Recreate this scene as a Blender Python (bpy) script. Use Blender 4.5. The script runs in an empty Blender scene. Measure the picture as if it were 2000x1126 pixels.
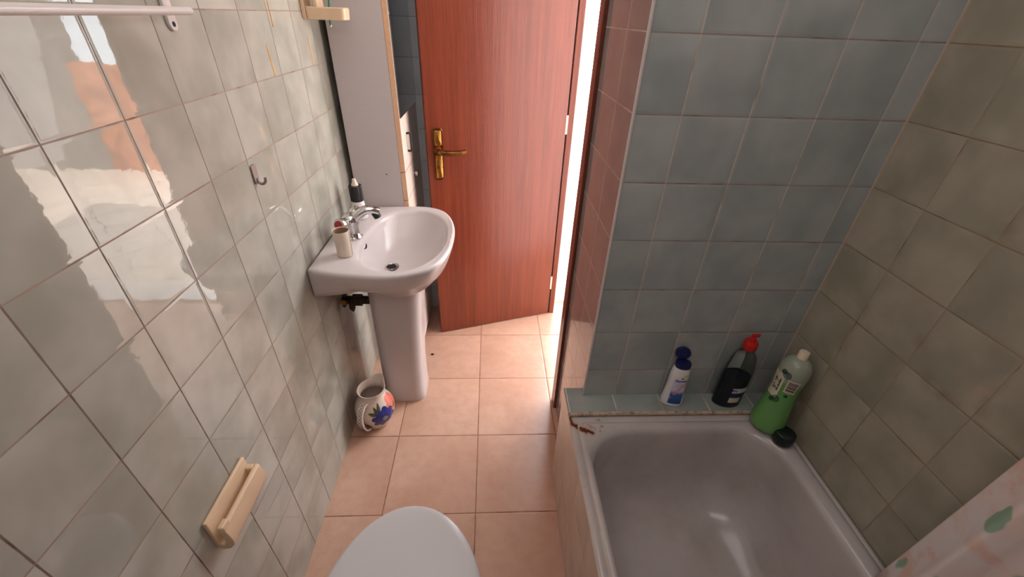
import bpy, bmesh, math, random
from mathutils import Vector, Matrix
random.seed(7)
PI = math.pi
COL = bpy.context.scene.collection

# ------------------------------------------------------------------ materials
def lin(r, g, b):
    f = lambda c: (c/255/12.92) if c <= 10 else ((c/255+.055)/1.055)**2.4
    return (f(r), f(g), f(b), 1)

class NT:
    """tiny node helper"""
    def __init__(s, name):
        s.mat = bpy.data.materials.new(name); s.mat.use_nodes = True
        s.t = s.mat.node_tree
        s.b = s.t.nodes['Principled BSDF']
    def n(s, kind, **kw):
        nd = s.t.nodes.new(kind)
        for k, v in kw.items(): setattr(nd, k, v)
        return nd
    def put(s, sock, v):
        if hasattr(v, 'is_output') or isinstance(v, bpy.types.NodeSocket): s.t.links.new(v, sock)
        else: sock.default_value = v
    def m(s, op, a, b=None, c=None):
        nd = s.n('ShaderNodeMath', operation=op)
        s.put(nd.inputs[0], a)
        if b is not None: s.put(nd.inputs[1], b)
        if c is not None: s.put(nd.inputs[2], c)
        return nd.outputs[0]
    def ss(s, v, a, b):
        nd = s.n('ShaderNodeMapRange', interpolation_type='SMOOTHSTEP')
        s.put(nd.inputs[0], v); nd.inputs[1].default_value = a; nd.inputs[2].default_value = b
        return nd.outputs[0]
    def mix(s, f, a, b, mode='MIX'):
        nd = s.n('ShaderNodeMix', data_type='RGBA', blend_type=mode)
        s.put(nd.inputs[0], f); s.put(nd.inputs[6], a); s.put(nd.inputs[7], b)
        return nd.outputs[2]
    def pos(s, obj=False):
        if obj: return s.n('ShaderNodeTexCoord').outputs['Object']
        return s.n('ShaderNodeNewGeometry').outputs['Position']
    def xyz(s, v):
        nd = s.n('ShaderNodeSeparateXYZ'); s.put(nd.inputs[0], v); return nd.outputs
    def comb(s, x, y, z):
        nd = s.n('ShaderNodeCombineXYZ')
        for i, v in enumerate((x, y, z)): s.put(nd.inputs[i], v)
        return nd.outputs[0]
    def vm(s, op, a, b):
        nd = s.n('ShaderNodeVectorMath', operation=op); s.put(nd.inputs[0], a); s.put(nd.inputs[1], b)
        return nd.outputs[0]
    def noise(s, v, scale, detail=2, rough=.5, dist=0):
        nd = s.n('ShaderNodeTexNoise'); s.put(nd.inputs['Vector'], v)
        nd.inputs['Scale'].default_value = scale; nd.inputs['Detail'].default_value = detail
        nd.inputs['Roughness'].default_value = rough; nd.inputs['Distortion'].default_value = dist
        return nd.outputs[0]
    def white(s, v):
        nd = s.n('ShaderNodeTexWhiteNoise', noise_dimensions='3D'); s.put(nd.inputs['Vector'], v)
        return nd.outputs['Value'], nd.outputs['Color']
    def bump(s, h, dist=1.0, strength=1.0):
        nd = s.n('ShaderNodeBump'); s.put(nd.inputs['Height'], h)
        nd.inputs['Distance'].default_value = dist; nd.inputs['Strength'].default_value = strength
        s.t.links.new(nd.outputs[0], s.b.inputs['Normal'])
    def set(s, **kw):
        for k, v in kw.items():
            s.put(s.b.inputs[k.replace('_', ' ')], v)
        return s.mat

def simple(name, col, rough=.4, metal=0, spec=.5, coat=0, noise=0.0, nscale=30, bump=0, **kw):
    q = NT(name)
    if noise:
        p = q.pos(True)
        v = q.noise(p, nscale, 3)
        c2 = tuple(max(0, x*(1-noise)) for x in col[:3])+(1,)
        c1 = tuple(min(1, x*(1+noise*.6)) for x in col[:3])+(1,)
        q.set(Base_Color=q.mix(q.ss(v, .3, .7), c2, c1))
        if bump: q.bump(v, bump)
    else: q.set(Base_Color=col)
    q.set(Roughness=rough, Metallic=metal, **kw)
    q.b.inputs['Specular IOR Level'].default_value = spec
    q.b.inputs['Coat Weight'].default_value = coat
    return q.mat

def tile_mat(name, au, ou, av, ov, c1, c2, grout, grout2=None, size=.15, gap=.0026, rough=.07, rot=0.0, specks=False,
             wave=.00016, tilt=.0005, cl=6, var=.07, dirt=0.0, step=.00035, sizev=None, spec=.5, irregular=0.0):
    """glazed wall / floor tiles laid on a world-space grid: u along axis au, v along axis av"""
    q = NT(name); p = q.pos(); X = q.xyz(p)
    if rot:
        X = [q.m('ADD', q.m('MULTIPLY', X[0], math.cos(rot)), q.m('MULTIPLY', X[1], math.sin(rot))), q.m('SUBTRACT', q.m('MULTIPLY', X[1], math.cos(rot)), q.m('MULTIPLY', X[0], math.sin(rot))), X[2]]
    sv = sizev or size
    u = q.m('DIVIDE', q.m('SUBTRACT', X[au], ou), size)
    v = q.m('DIVIDE', q.m('SUBTRACT', X[av], ov), sv)
    iu = q.m('FLOOR', u); iv = q.m('FLOOR', v)
    fu = q.m('SUBTRACT', u, iu); fv = q.m('SUBTRACT', v, iv)
    wob = q.m('MULTIPLY', q.m('SUBTRACT', q.noise(p, 45, 3), .5), .0016)
    du = q.m('ADD', q.m('MULTIPLY', q.m('MINIMUM', fu, q.m('SUBTRACT', 1.0, fu)), size), wob)
    dv = q.m('ADD', q.m('MULTIPLY', q.m('MINIMUM', fv, q.m('SUBTRACT', 1.0, fv)), sv), wob)
    d = q.m('MINIMUM', du, dv)
    mask = q.ss(d, gap/2-.0004, gap/2+.0006)
    edge = q.ss(d, gap/2, gap/2+.006)
    rv, rc = q.white(q.comb(iu, iv, 3.7))
    rr = q.xyz(rc)
    off = q.vm('SCALE', rc, (0, 0, 0)); off.node.inputs['Scale'].default_value = 13.0
    pp = q.vm('ADD', p, off)
    cloud = q.ss(q.noise(pp, cl, 3, .5, .15), .25, .75)
    col = q.mix(cloud, c1, c2)
    bright = q.m('ADD', 1-var/2, q.m('MULTIPLY', rv, var))
    col = q.mix(1.0, col, q.comb(bright, bright, bright), 'MULTIPLY')
    # grout: horizontals (v) may be a different colour from verticals (u)
    g = grout
    if grout2 is not None:
        g = q.mix(q.m('LESS_THAN', du, dv), grout2, grout)
    gn = q.noise(p, 14, 3)
    gd = q.mix(1.0, g, (.62, .5, .42, 1), 'MULTIPLY')
    g = q.mix(q.ss(gn, .5, .72), g, gd)
    col = q.mix(mask, g, col)
    if dirt:
        dn = q.ss(q.noise(p, 6, 5, .65), .52, .8)
        nearj = q.m('SUBTRACT', 1.0, q.ss(d, 0, .03))
        col = q.mix(q.m('MULTIPLY', q.m('MULTIPLY', dn, nearj), dirt), col, (.16, .075, .035, 1))
    if specks:
        mo = q.ss(q.noise(p, 26, 4, .65), .35, .7)
        col = q.mix(q.m('MULTIPLY', mo, .16), col, (.42, .17, .085, 1))
        sp = q.m('MULTIPLY', q.ss(q.noise(p, 170, 1), .76, .80), q.ss(q.noise(p, 5, 2), .45, .6))
        col = q.mix(q.m('MULTIPLY', sp, .8), col, (.10, .045, .025, 1))
    q.set(Base_Color=col, Roughness=q.m('ADD', q.m('MULTIPLY', q.m('SUBTRACT', 1.0, mask), .6), rough))
    q.b.inputs['Specular IOR Level'].default_value = spec
    h = q.m('MULTIPLY', edge, step)
    h = q.m('ADD', h, q.m('MULTIPLY', q.m('SUBTRACT', rr[0], .5), q.m('MULTIPLY', fu, tilt)))
    h = q.m('ADD', h, q.m('MULTIPLY', q.m('SUBTRACT', rr[1], .5), q.m('MULTIPLY', fv, tilt)))
    h = q.m('ADD', h, q.m('MULTIPLY', q.noise(pp, 22, 2), wave))
    h = q.m('ADD', h, q.m('MULTIPLY', q.noise(pp, 70, 2), wave*.22))
    q.bump(h, 1.0)
    return q.mat

M = {}
TC1, TC2 = lin(150, 150, 140), lin(190, 186, 174)  # walls share one grey-green tile; tones below also carry each wall's light
M['tile_left'] = tile_mat('glazed tile left wall', 1, .4292, 2, -.001, lin(158, 155, 143), lin(188, 183, 172),
                          lin(112, 94, 84), lin(156, 132, 120), gap=.0026, cl=6.5, dirt=.15, step=.00014, rough=.025)  # vertical grout darkened to stand for shade at the tile steps
M['tile_back'] = tile_mat('glazed tile shower end wall', 0, .9948, 2, -.0087, lin(144, 150, 150), lin(172, 176, 174),
                          lin(196, 178, 168), lin(148, 130, 124), gap=.0026, cl=6)
M['tile_pillar'] = tile_mat('glazed tile partition side', 1, .9383, 2, -.0087, lin(132, 122, 120), lin(146, 136, 132),
                            lin(196, 178, 170), lin(180, 160, 150), gap=.0022, wave=.00005, tilt=.0003, cl=8, rough=.04, step=.0002)
M['tile_right'] = tile_mat('glazed tile right wall', 1, .938-.144, 2, -.0087, lin(144, 138, 122), lin(168, 160, 143),
                           lin(150, 130, 108), lin(138, 116, 92), gap=.0024, cl=8, dirt=.6)
M['tile_far'] = tile_mat('glazed tile far wall', 0, .08, 2, -.0087, lin(196, 202, 208), lin(212, 216, 220),
                         lin(150, 152, 156), gap=.002, cl=6, wave=.0001, spec=.25)
M['tile_ledge'] = tile_mat('glazed tile ledge', 0, .9848, 1, .86, lin(136, 146, 144), lin(160, 166, 162),
                           lin(205, 195, 180), gap=.0034, cl=9, sizev=.3, dirt=.5)
M['tile_apron'] = tile_mat('glazed tile bath apron', 1, .8183, 2, .33, lin(186, 170, 156), lin(206, 190, 176),
                           lin(168, 140, 122), gap=.0018, cl=6, wave=.0001, tilt=.0005)
M['tile_floor'] = tile_mat('floor tile', 0, .2006, 1, .1518, lin(194, 152, 130), lin(209, 170, 148),
                           lin(150, 104, 84), size=.334, gap=.0040, rough=.24, wave=.0002, tilt=.0006, cl=3.4, var=.07,
                           dirt=.35, spec=.45, specks=True)
M['terrace'] = tile_mat('terrace paving', 0, .1, 1, .2, lin(225, 205, 188), lin(238, 220, 205), lin(180, 160, 150),
                        size=.3, rough=.5, rot=.78, gap=.008)

def wood(name, dark, light, sx=55, rough=.28):
    q = NT(name); p = q.pos(True); X = q.xyz(p)
    v = q.comb(q.m('MULTIPLY', X[0], sx), q.m('MULTIPLY', X[1], sx), q.m('MULTIPLY', X[2], 1.6))
    n1 = q.noise(v, 1.0, 4, .6, .4)
    v2 = q.comb(q.m('MULTIPLY', X[0], sx*5), q.m('MULTIPLY', X[1], sx*5), q.m('MULTIPLY', X[2], 9))
    n2 = q.noise(v2, 1.0, 2)
    big = q.noise(q.comb(q.m('MULTIPLY', X[0], 6), X[1], q.m('MULTIPLY', X[2], .8)), 1.0, 2)
    f = q.m('ADD', q.m('MULTIPLY', n1, .5), q.m('ADD', q.m('MULTIPLY', n2, .2), q.m('MULTIPLY', big, .3)))
    c = q.mix(q.ss(f, .32, .68), dark, light)
    q.set(Base_Color=c, Roughness=rough)
    q.b.inputs['Coat Weight'].default_value = .25; q.b.inputs['Coat Roughness'].default_value = .18
    q.bump(n2, .0004)
    return q.mat
M['wood'] = wood('varnished mahogany', lin(108, 46, 30), lin(136, 64, 41))
M['jamb_wood'] = wood('dark jamb wood', lin(84, 36, 24), lin(122, 56, 36), 30)

M['ceramic'] = simple('white sanitary ceramic', lin(208, 198, 197), .2, spec=.4)
M['lid'] = simple('white plastic seat lid', lin(206, 202, 202), .3)
M['laminate'] = simple('off white laminate', lin(196, 186, 184), .4, noise=.03, nscale=160)
M['laminate_door'] = simple('cream laminate door', lin(226, 208, 196), .35)
M['edge_band'] = simple('beech edge banding', lin(226, 178, 142), .45, noise=.06, nscale=60)
M['mirror'] = simple('mirror glass', (.55, .58, .6, 1), .02, metal=1)
M['chrome'] = simple('chrome', (.62, .61, .61, 1), .12, metal=1)
M['steel'] = simple('brushed steel', (.5, .48, .47, 1), .32, metal=1)
M['brass'] = simple('aged brass', lin(190, 132, 66), .3, metal=1, noise=.35, nscale=60)
M['brass_dark'] = simple('dark bronze', lin(120, 78, 44), .35, metal=1, noise=.3, nscale=50)
M['black'] = simple('black plastic', lin(26, 22, 24), .45)
M['dark_metal'] = simple('corroded dark pipe metal', lin(62, 50, 42), .5, metal=.6, noise=.5, nscale=70)
M['red'] = simple('red plastic', lin(190, 30, 24), .3)
M['red_dot'] = simple('dull red knob disc', lin(160, 45, 40), .4)
M['cream'] = simple('aged cream plastic', lin(226, 194, 160), .38, noise=.05, nscale=18)
M['cream2'] = simple('cream nozzle plastic', lin(226, 208, 186), .4)
M['tube'] = simple('beige tube', lin(222, 204, 186), .45, noise=.05, nscale=25)
M['tube_in'] = simple('brownish tube lining', lin(160, 124, 98), .7)
M['white_plastic'] = simple('white plastic', lin(220, 214, 212), .3)
M['white_enamel_rail'] = simple('white enamelled rail', lin(212, 200, 195), .3)
M['grey_metal'] = simple('dull grey metal hook', lin(150, 136, 132), .4, metal=.4)
M['green'] = simple('green plastic', lin(20, 110, 78), .35)
M['glue'] = simple('yellowed glue strip', lin(206, 150, 78), .5, noise=.15, nscale=60)
M['blue_cap'] = simple('navy cap plastic', lin(16, 22, 74), .32)
M['dark_cap'] = simple('dark green cap plastic', lin(10, 26, 26), .35)
M['hole'] = simple('dark hole', lin(18, 14, 14), .8)
M['plaster'] = simple('white plaster', lin(222, 212, 204), .9)
M['white_wall'] = simple('white painted wall', lin(240, 236, 232), .8)
M['seal'] = None
M['grey_floor_sill'] = simple('pale marble sill', lin(226, 214, 206), .25)

# sealant bead, dirty
q = NT('stained sealant'); p = q.pos()
c = q.mix(q.ss(q.noise(p, 60, 4, .7), .45, .75), lin(186, 164, 146), lin(98, 66, 44))
M['seal'] = q.set(Base_Color=c, Roughness=.7)

# bath enamel with rust at the far left corner of the rim
q = NT('bath enamel'); p = q.pos(); X = q.xyz(p)
base = q.mix(q.ss(q.noise(p, 5, 5, .65), .35, .75), lin(190, 182, 181), lin(174, 165, 162))
spk = q.m('MULTIPLY', q.ss(q.noise(p, 130, 2), .70, .76), q.ss(q.noise(p, 9, 2), .5, .65))
base = q.mix(q.m('MULTIPLY', spk, .5), base, lin(96, 70, 56))
def seg_dist(q, X, a, b, wob):
    ax, ay = a; bx, by = b; L2 = (bx-ax)**2+(by-ay)**2
    px = q.m('SUBTRACT', X[0], ax); py = q.m('SUBTRACT', X[1], ay)
    t = q.m('DIVIDE', q.m('ADD', q.m('MULTIPLY', px, bx-ax), q.m('MULTIPLY', py, by-ay)), L2)
    t = q.m('MINIMUM', q.m('MAXIMUM', t, 0.0), 1.0)
    dx = q.m('SUBTRACT', px, q.m('MULTIPLY', t, bx-ax)); dy = q.m('SUBTRACT', py, q.m('MULTIPLY', t, by-ay))
    d = q.m('SQRT', q.m('ADD', q.m('MULTIPLY', dx, dx), q.m('MULTIPLY', dy, dy)))
    return q.m('ADD', d, wob)
wob = q.m('MULTIPLY', q.m('SUBTRACT', q.noise(p, 110, 4, .7), .5), .012)
dl = None
for a, b, w in [((.834, .856), (.838, .832), .0030), ((.838, .832), (.862, .812), .0046), ((.862, .812), (.893, .797), .0040), ((.864, .808), (.874, .800), .0040)]:
    d = q.m('SUBTRACT', seg_dist(q, X, a, b, wob), w)
    dl = d if dl is None else q.m('MINIMUM', dl, d)
dl2 = None
for a, b in [((.872, .832), (.893, .818)), ((.893, .818), (.917, .806)), ((.917, .806), (.927, .820)), ((.918, .846), (.926, .846))]:
    d = seg_dist(q, X, a, b, wob); dl2 = d if dl2 is None else q.m('MINIMUM', dl2, d)
r1 = q.m('SUBTRACT', 1.0, q.ss(dl, -.001, .004)); halo = q.m('SUBTRACT', 1.0, q.ss(dl, 0, .012))
r2 = q.m('SUBTRACT', 1.0, q.ss(dl2, .001, .0065))
base = q.mix(q.m('MULTIPLY', halo, .45), base, lin(176, 112, 66))
base = q.mix(q.m('MULTIPLY', q.m('MULTIPLY', r2, q.ss(q.noise(p, 150, 2), .42, .58)), .75), base, lin(140, 84, 44))
base = q.mix(r1, base, lin(96, 46, 20))
M['enamel'] = q.set(Base_Color=base, Roughness=.2)
q.b.inputs['Coat Weight'].default_value = .2

# shower curtain print: peach washes and green leaves
q = NT('floral curtain fabric'); p = q.pos(True); X = q.xyz(p)
uv = q.comb(q.m('MULTIPLY', X[1], 1.0), q.m('MULTIPLY', X[0], .6), X[2])
base = q.mix(q.ss(q.noise(uv, 6, 3, .5, .5), .35, .65), lin(228, 216, 216), lin(230, 208, 198))
base = q.mix(q.m('MULTIPLY', q.ss(q.noise(uv, 9, 4, .6, .8), .50, .62), .6), base, lin(226, 178, 154))
vor = q.n('ShaderNodeTexVoronoi'); sv = q.comb(q.m('MULTIPLY', X[1], 20), q.m('MULTIPLY', X[0], 12), q.m('MULTIPLY', q.m('ADD', X[2], q.m('MULTIPLY', X[1], .7)), 10))
q.put(vor.inputs['Vector'], q.vm('ADD', sv, q.comb(q.m('MULTIPLY', q.noise(uv, 14, 2), .8), 0.0, q.m('MULTIPLY', q.noise(uv, 11, 2), .8)))); vor.inputs['Scale'].default_value = 1.0
pick = q.m('GREATER_THAN', q.xyz(vor.outputs['Color'])[0], .42)
leaf = q.m('MULTIPLY', q.m('SUBTRACT', 1.0, q.ss(vor.outputs['Distance'], .27, .35)), pick)
base = q.mix(q.m('MULTIPLY', leaf, .85), base, lin(128, 168, 140))
M['curtain'] = q.set(Base_Color=base, Roughness=.75)
q.b.inputs['Transmission Weight'].default_value = 0

def ceramic_jug():
    q = NT('painted jug glaze'); q.set(Base_Color=lin(228, 210, 196), Roughness=.22); return q.mat
M['jug'] = ceramic_jug()
M['petal'] = simple('blue petal paint', lin(52, 58, 140), .25, noise=.3, nscale=90)
M['petal_mid'] = simple('grey green flower eye', lin(150, 150, 130), .3, noise=.3, nscale=300)
M['leaf_paint'] = simple('olive leaf paint', lin(92, 98, 62), .3, noise=.25, nscale=120)
M['coral'] = simple('coral paint', lin(228, 116, 96), .3, noise=.15, nscale=60)
M['mauve'] = simple('mauve line paint', lin(92, 66, 92), .35)

# white lotion bottle and liquids
M['lotion'] = simple('white bottle plastic', lin(224, 220, 222), .3)
q = NT('lotion label'); p = q.pos(True); X = q.xyz(p)
f = q.ss(X[2], .052, .074)
c = q.mix(f, lin(30, 92, 160), lin(204, 206, 226))
c = q.mix(q.m('MULTIPLY', q.m('SUBTRACT', 1.0, q.ss(X[2], .024, .04)), .7), c, lin(22, 62, 130))
dg = q.m('ABSOLUTE', q.m('SUBTRACT', q.m('SUBTRACT', X[2], .072), q.m('MULTIPLY', q.m('SUBTRACT', X[0], .004), 1.6)))
band = q.m('MULTIPLY', q.m('SUBTRACT', 1.0, q.ss(dg, .006, .016)), q.ss(q.noise(p, 60, 2), .38, .6))
c = q.mix(q.m('MULTIPLY', band, .75), c, lin(214, 120, 146))
M['lotion_label'] = q.set(Base_Color=c, Roughness=.3)
M['yellow'] = simple('lime yellow sticker', lin(206, 214, 40), .4)
M['navy_ink'] = simple('navy ink', lin(24, 34, 92), .4)
M['grey_ink'] = simple('grey ink', lin(96, 98, 130), .4)
M['label_white'] = simple('pale label paper', lin(196, 200, 204), .45)
M['label_cream'] = simple('cream label paper', lin(206, 196, 176), .45)
M['label_navy'] = simple('navy label paper', lin(30, 38, 96), .45)
M['green_ink'] = simple('dark green ink', lin(22, 58, 44), .4)
q = NT('clear bottle plastic')
tr_ = q.n('ShaderNodeBsdfTransparent'); tr_.inputs[0].default_value = (.86, .88, .85, 1)
lw_ = q.n('ShaderNodeLayerWeight'); lw_.inputs[0].default_value = .25
ms_ = q.n('ShaderNodeMixShader'); q.b.inputs['Base Color'].default_value = lin(64, 70, 64); q.b.inputs['Roughness'].default_value = .1
q.t.links.new(q.m('MINIMUM', q.m('ADD', lw_.outputs['Facing'], .0), .8), ms_.inputs[0])
q.t.links.new(tr_.outputs[0], ms_.inputs[1]); q.t.links.new(q.b.outputs[0], ms_.inputs[2])
q.t.links.new(ms_.outputs[0], q.t.nodes['Material Output'].inputs['Surface'])
M['clear'] = q.mat
M['dark_liquid'] = simple('dark navy liquid', lin(12, 13, 34), .12)
q = NT('green detergent bottle'); X = q.xyz(q.pos(True)); p = q.pos(True)
c = q.mix(q.ss(X[2], .150, .178), lin(98, 150, 84), lin(152, 158, 142))
c = q.mix(q.m('MULTIPLY', q.m('SUBTRACT', 1.0, q.ss(X[2], .0, .13)), .35), c, lin(118, 166, 94))
M['green_soap'] = q.set(Base_Color=c, Roughness=.25)
q.b.inputs['Subsurface Weight'].default_value = 0
q = NT('barcode print'); X = q.xyz(q.pos(True))
bars = q.m('GREATER_THAN', q.noise(q.comb(0.0, 0.0, q.m('MULTIPLY', X[2], 330)), 1.0, 1, .5), .5)
M['barcode'] = q.set(Base_Color=q.mix(bars, lin(44, 40, 38), lin(168, 156, 146)), Roughness=.4)
q = NT('sunlit terracotta garden wall'); p = q.pos()
c = q.mix(q.ss(q.noise(p, 5, 5, .65), .3, .7), lin(150, 78, 46), lin(208, 126, 84))
M['terracotta'] = q.set(Base_Color=c, Roughness=.9)
M['hedge'] = simple('hedge leaves', lin(90, 120, 66), .8, noise=.5, nscale=14)

# ------------------------------------------------------------------ mesh tools
class MB:
    def __init__(s): s.v = []; s.f = []; s.mi = []; s.cur = 0
    def add(s, vs, fs):
        o = len(s.v); s.v += [tuple(x) for x in vs]
        for f in fs: s.f.append([i+o for i in f]); s.mi.append(s.cur)
        return s
    def box(s, a, b):
        x0, y0, z0 = a; x1, y1, z1 = b
        vs = [(x0,y0,z0),(x1,y0,z0),(x1,y1,z0),(x0,y1,z0),(x0,y0,z1),(x1,y0,z1),(x1,y1,z1),(x0,y1,z1)]
        return s.add(vs, [(0,3,2,1),(4,5,6,7),(0,1,5,4),(1,2,6,5),(2,3,7,6),(3,0,4,7)])
    def loft(s, rings, cap0=True, cap1=True, closed=True):
        n = len(rings[0]); vs = [p for r in rings for p in r]; fs = []
        for k in range(len(rings)-1):
            for i in range(n if closed else n-1):
                j = (i+1) % n
                fs.append((k*n+i, k*n+j, (k+1)*n+j, (k+1)*n+i))
        if cap0: fs.append(tuple(reversed(range(n))))
        if cap1: fs.append(tuple(range((len(rings)-1)*n, len(rings)*n)))
        return s.add(vs, fs)
    def lathe(s, prof, c=(0,0,0), seg=40, sx=1, sy=1, cap0=True, cap1=True):
        rings = [[(c[0]+r*sx*math.cos(2*PI*i/seg), c[1]+r*sy*math.sin(2*PI*i/seg), c[2]+z) for i in range(seg)] for r, z in prof]
        return s.loft(rings, cap0, cap1)
    def tube(s, pts, rad, seg=14, cap=True, flat=1.0):
        pts = [Vector(p) for p in pts]
        rad = rad if isinstance(rad, (list, tuple)) else [rad]*len(pts)
        rings = []; up = Vector((0, 0, 1)); prev = None
        for i, p in enumerate(pts):
            t = (pts[min(i+1, len(pts)-1)]-pts[max(i-1, 0)]).normalized()
            if prev is None:
                a = up if abs(t.dot(up)) < .95 else Vector((1, 0, 0))
                sd = t.cross(a).normalized()
            else: sd = (prev - t*prev.dot(t)).normalized()
            prev = sd; w = sd.cross(t)
            rings.append([tuple(p+(sd*math.cos(2*PI*k/seg)+w*flat*math.sin(2*PI*k/seg))*rad[i]) for k in range(seg)])
        return s.loft(rings, cap, cap)
    def extrude(s, prof, fn, a, b, n=1):
        """closed 2D profile swept between a and b, fn(p,q,t) -> xyz"""
        rings = [[fn(p, q, a+(b-a)*k/n) for p, q in prof] for k in range(n+1)]
        return s.loft(rings)
    def build(s, name, mats, parent=None, smooth=True, bevel=0, seg=2, sub=0, ang=40, loc=None, flip=True):
        me = bpy.data.meshes.new(name); me.from_pydata(s.v, [], s.f)
        mats = mats if isinstance(mats, list) else [mats]
        for m in mats: me.materials.append(m)
        for i, p in enumerate(me.polygons): p.material_index = s.mi[i]
        bm = bmesh.new(); bm.from_mesh(me)
        bmesh.ops.remove_doubles(bm, verts=bm.verts, dist=1e-6)
        if flip: bmesh.ops.recalc_face_normals(bm, faces=bm.faces)
        bm.to_mesh(me); bm.free()
        o = bpy.data.objects.new(name, me); COL.objects.link(o)
        if parent is not None: o.parent = parent
        if loc is not None: o.location = loc
        if bevel:
            b = o.modifiers.new('bevel', 'BEVEL'); b.width = bevel; b.segments = seg; b.limit_method = 'ANGLE'; b.angle_limit = math.radians(35)
        if sub:
            b = o.modifiers.new('sub', 'SUBSURF'); b.levels = sub; b.render_levels = sub
        if smooth:
            for p in me.polygons: p.use_smooth = True
            me.set_sharp_from_angle(angle=math.radians(ang))
        return o

def empty(name, loc=(0,0,0), rz=0, parent=None):
    o = bpy.data.objects.new(name, None); COL.objects.link(o)
    o.location = loc; o.rotation_euler = (0, 0, rz); o.empty_display_size = .05
    if parent is not None: o.parent = parent
    return o
def tag(o, label, cat, group=None):
    o['label'] = label; o['category'] = cat
    if group: o['group'] = group
    return o
def struct(o, label=None, cat=None):
    o['kind'] = 'structure'
    if label: o['label'] = label
    if cat: o['category'] = cat
    return o
def rrect(x0, x1, y0, y1, r, z, n=10):
    pts = []
    for cx, cy, a0 in [(x1-r, y1-r, 0), (x0+r, y1-r, 90), (x0+r, y0+r, 180), (x1-r, y0+r, 270)]:
        for k in range(n+1):
            a = math.radians(a0+90*k/n); pts.append((cx+r*math.cos(a), cy+r*math.sin(a), z))
    return pts
def catmull(pts, n=8, closed=True):
    out = []; N = len(pts)
    for i in range(N if closed else N-1):
        g = lambda k: Vector(pts[k % N] if closed else pts[max(0, min(N-1, k))])
        p0, p1, p2, p3 = g(i-1), g(i), g(i+1), g(i+2)
        for k in range(n):
            t = k/n
            out.append(.5*((2*p1)+(p2-p0)*t+(2*p0-5*p1+4*p2-p3)*t*t+(3*p1-p0-3*p2+p3)*t**3))
    if not closed: out.append(Vector(pts[-1]))
    return out
def text_mesh(body, size, name, mat, parent, fn, bold=0.0, shear=0.0, res=3):
    """lettering converted to a mesh; fn maps the flat text point (x,y) to xyz"""
    cu = bpy.data.curves.new(name, 'FONT'); cu.body = body; cu.size = size; cu.align_x = 'CENTER'; cu.align_y = 'CENTER'
    cu.offset = bold; cu.shear = shear; cu.resolution_u = res
    t = bpy.data.objects.new(name+'_src', cu); COL.objects.link(t)
    dg = bpy.context.evaluated_depsgraph_get()
    me = bpy.data.meshes.new_from_object(t.evaluated_get(dg))
    bpy.data.objects.remove(t)
    for v in me.vertices: v.co = Vector(fn(v.co.x, v.co.y))
    me.materials.clear(); me.materials.append(mat); me.name = name
    o = bpy.data.objects.new(name, me); COL.objects.link(o); o.parent = parent
    return o

# ------------------------------------------------------------------ room shell
YB, XP, W, YF, YR = .938, .889, 1.506, 2.10, -.36
HC = 2.42
o = MB().box((-.0, YR, -.10), (W, YB, 0)).box((0, YB, -.10), (2.30, 2.143, 0)).build('floor', M['tile_floor'], smooth=False); struct(o)
o = MB().box((-.12, YR-.1, -.1), (0, YF+.15, HC)).build('wall_left', M['tile_left'], smooth=False); struct(o)
o = MB().box((W, YR-.1, -.1), (W+.12, YB, HC)).build('wall_right', M['tile_right'], smooth=False); struct(o)
mb = MB(); mb.box((XP, YB, 0), (2.30, 1.33, HC)); o = mb.build('wall_back', [M['tile_back'], M['tile_pillar'], M['white_wall']], smooth=False)
for p in o.data.polygons:
    if p.normal.x < -.9: p.material_index = 1
    elif p.normal.y > .9: p.material_index = 2
struct(o)
o = MB().box((0, YF, -.1), (.985, YF+.15, HC)).build('wall_far', M['tile_far'], smooth=False); struct(o)
mb = MB().box((0, YR-.1, -.1), (W, YR, HC))
o = mb.build('wall_near', M['tile_left'], smooth=False); struct(o)
o = MB().box((-.12, YR-.1, HC), (2.30, YF+.15, HC+.1)).build('ceiling', M['plaster'], smooth=False); struct(o)
# corner grout between the two shower walls and the partition's outer corner bead
o = MB().box((W-.0035, YB-.0035, .48), (W+.001, YB+.001, HC)).build('trim_1', simple('grout corner', lin(184, 164, 148), .8), smooth=False); struct(o)
o = MB().tube([(XP+.001, YB+.001, .482), (XP+.001, YB+.001, HC)], .0042, 10).build('trim_2', simple('tile edge glaze', lin(196, 186, 184), .2)); struct(o)
# header over the doorway
o = MB().box((XP, 1.33, 2.06), (.985, YF, HC)).build('wall_lintel', M['tile_pillar'], smooth=False); struct(o)
# doorway casings
o = MB().box((.877, 1.296, 0), (.8885, 1.345, 2.10)).box((.877, 1.33, 0), (.985, 1.345, 2.06)).build('trim_3', M['jamb_wood'], bevel=.002, smooth=False); struct(o)
o = MB().box((.9415, 2.030, 0), (.969, 2.0995, 2.06)).build('trim_4', M['wood'], bevel=.002, smooth=False); struct(o)
o = MB().box((.877, 1.345, 2.06), (.945, 2.0995, 2.10)).build('trim_5', M['wood'], bevel=.002, smooth=False); struct(o)
# vestibule end and terrace outside the doorway
o = MB().box((2.18, 1.33, 0), (2.30, 2.143, HC)).build('wall_passage', M['white_wall'], smooth=False); struct(o)
o = MB().box((.985, 2.143, -.12), (3.6, 2.30, .018)).build('trim_6', M['grey_floor_sill'], bevel=.004, smooth=False); struct(o)
o = MB().box((.3, 2.30, -.14), (14, 14.0, -.02)).build('floor_terrace', M['terrace'], smooth=False); struct(o)

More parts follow.
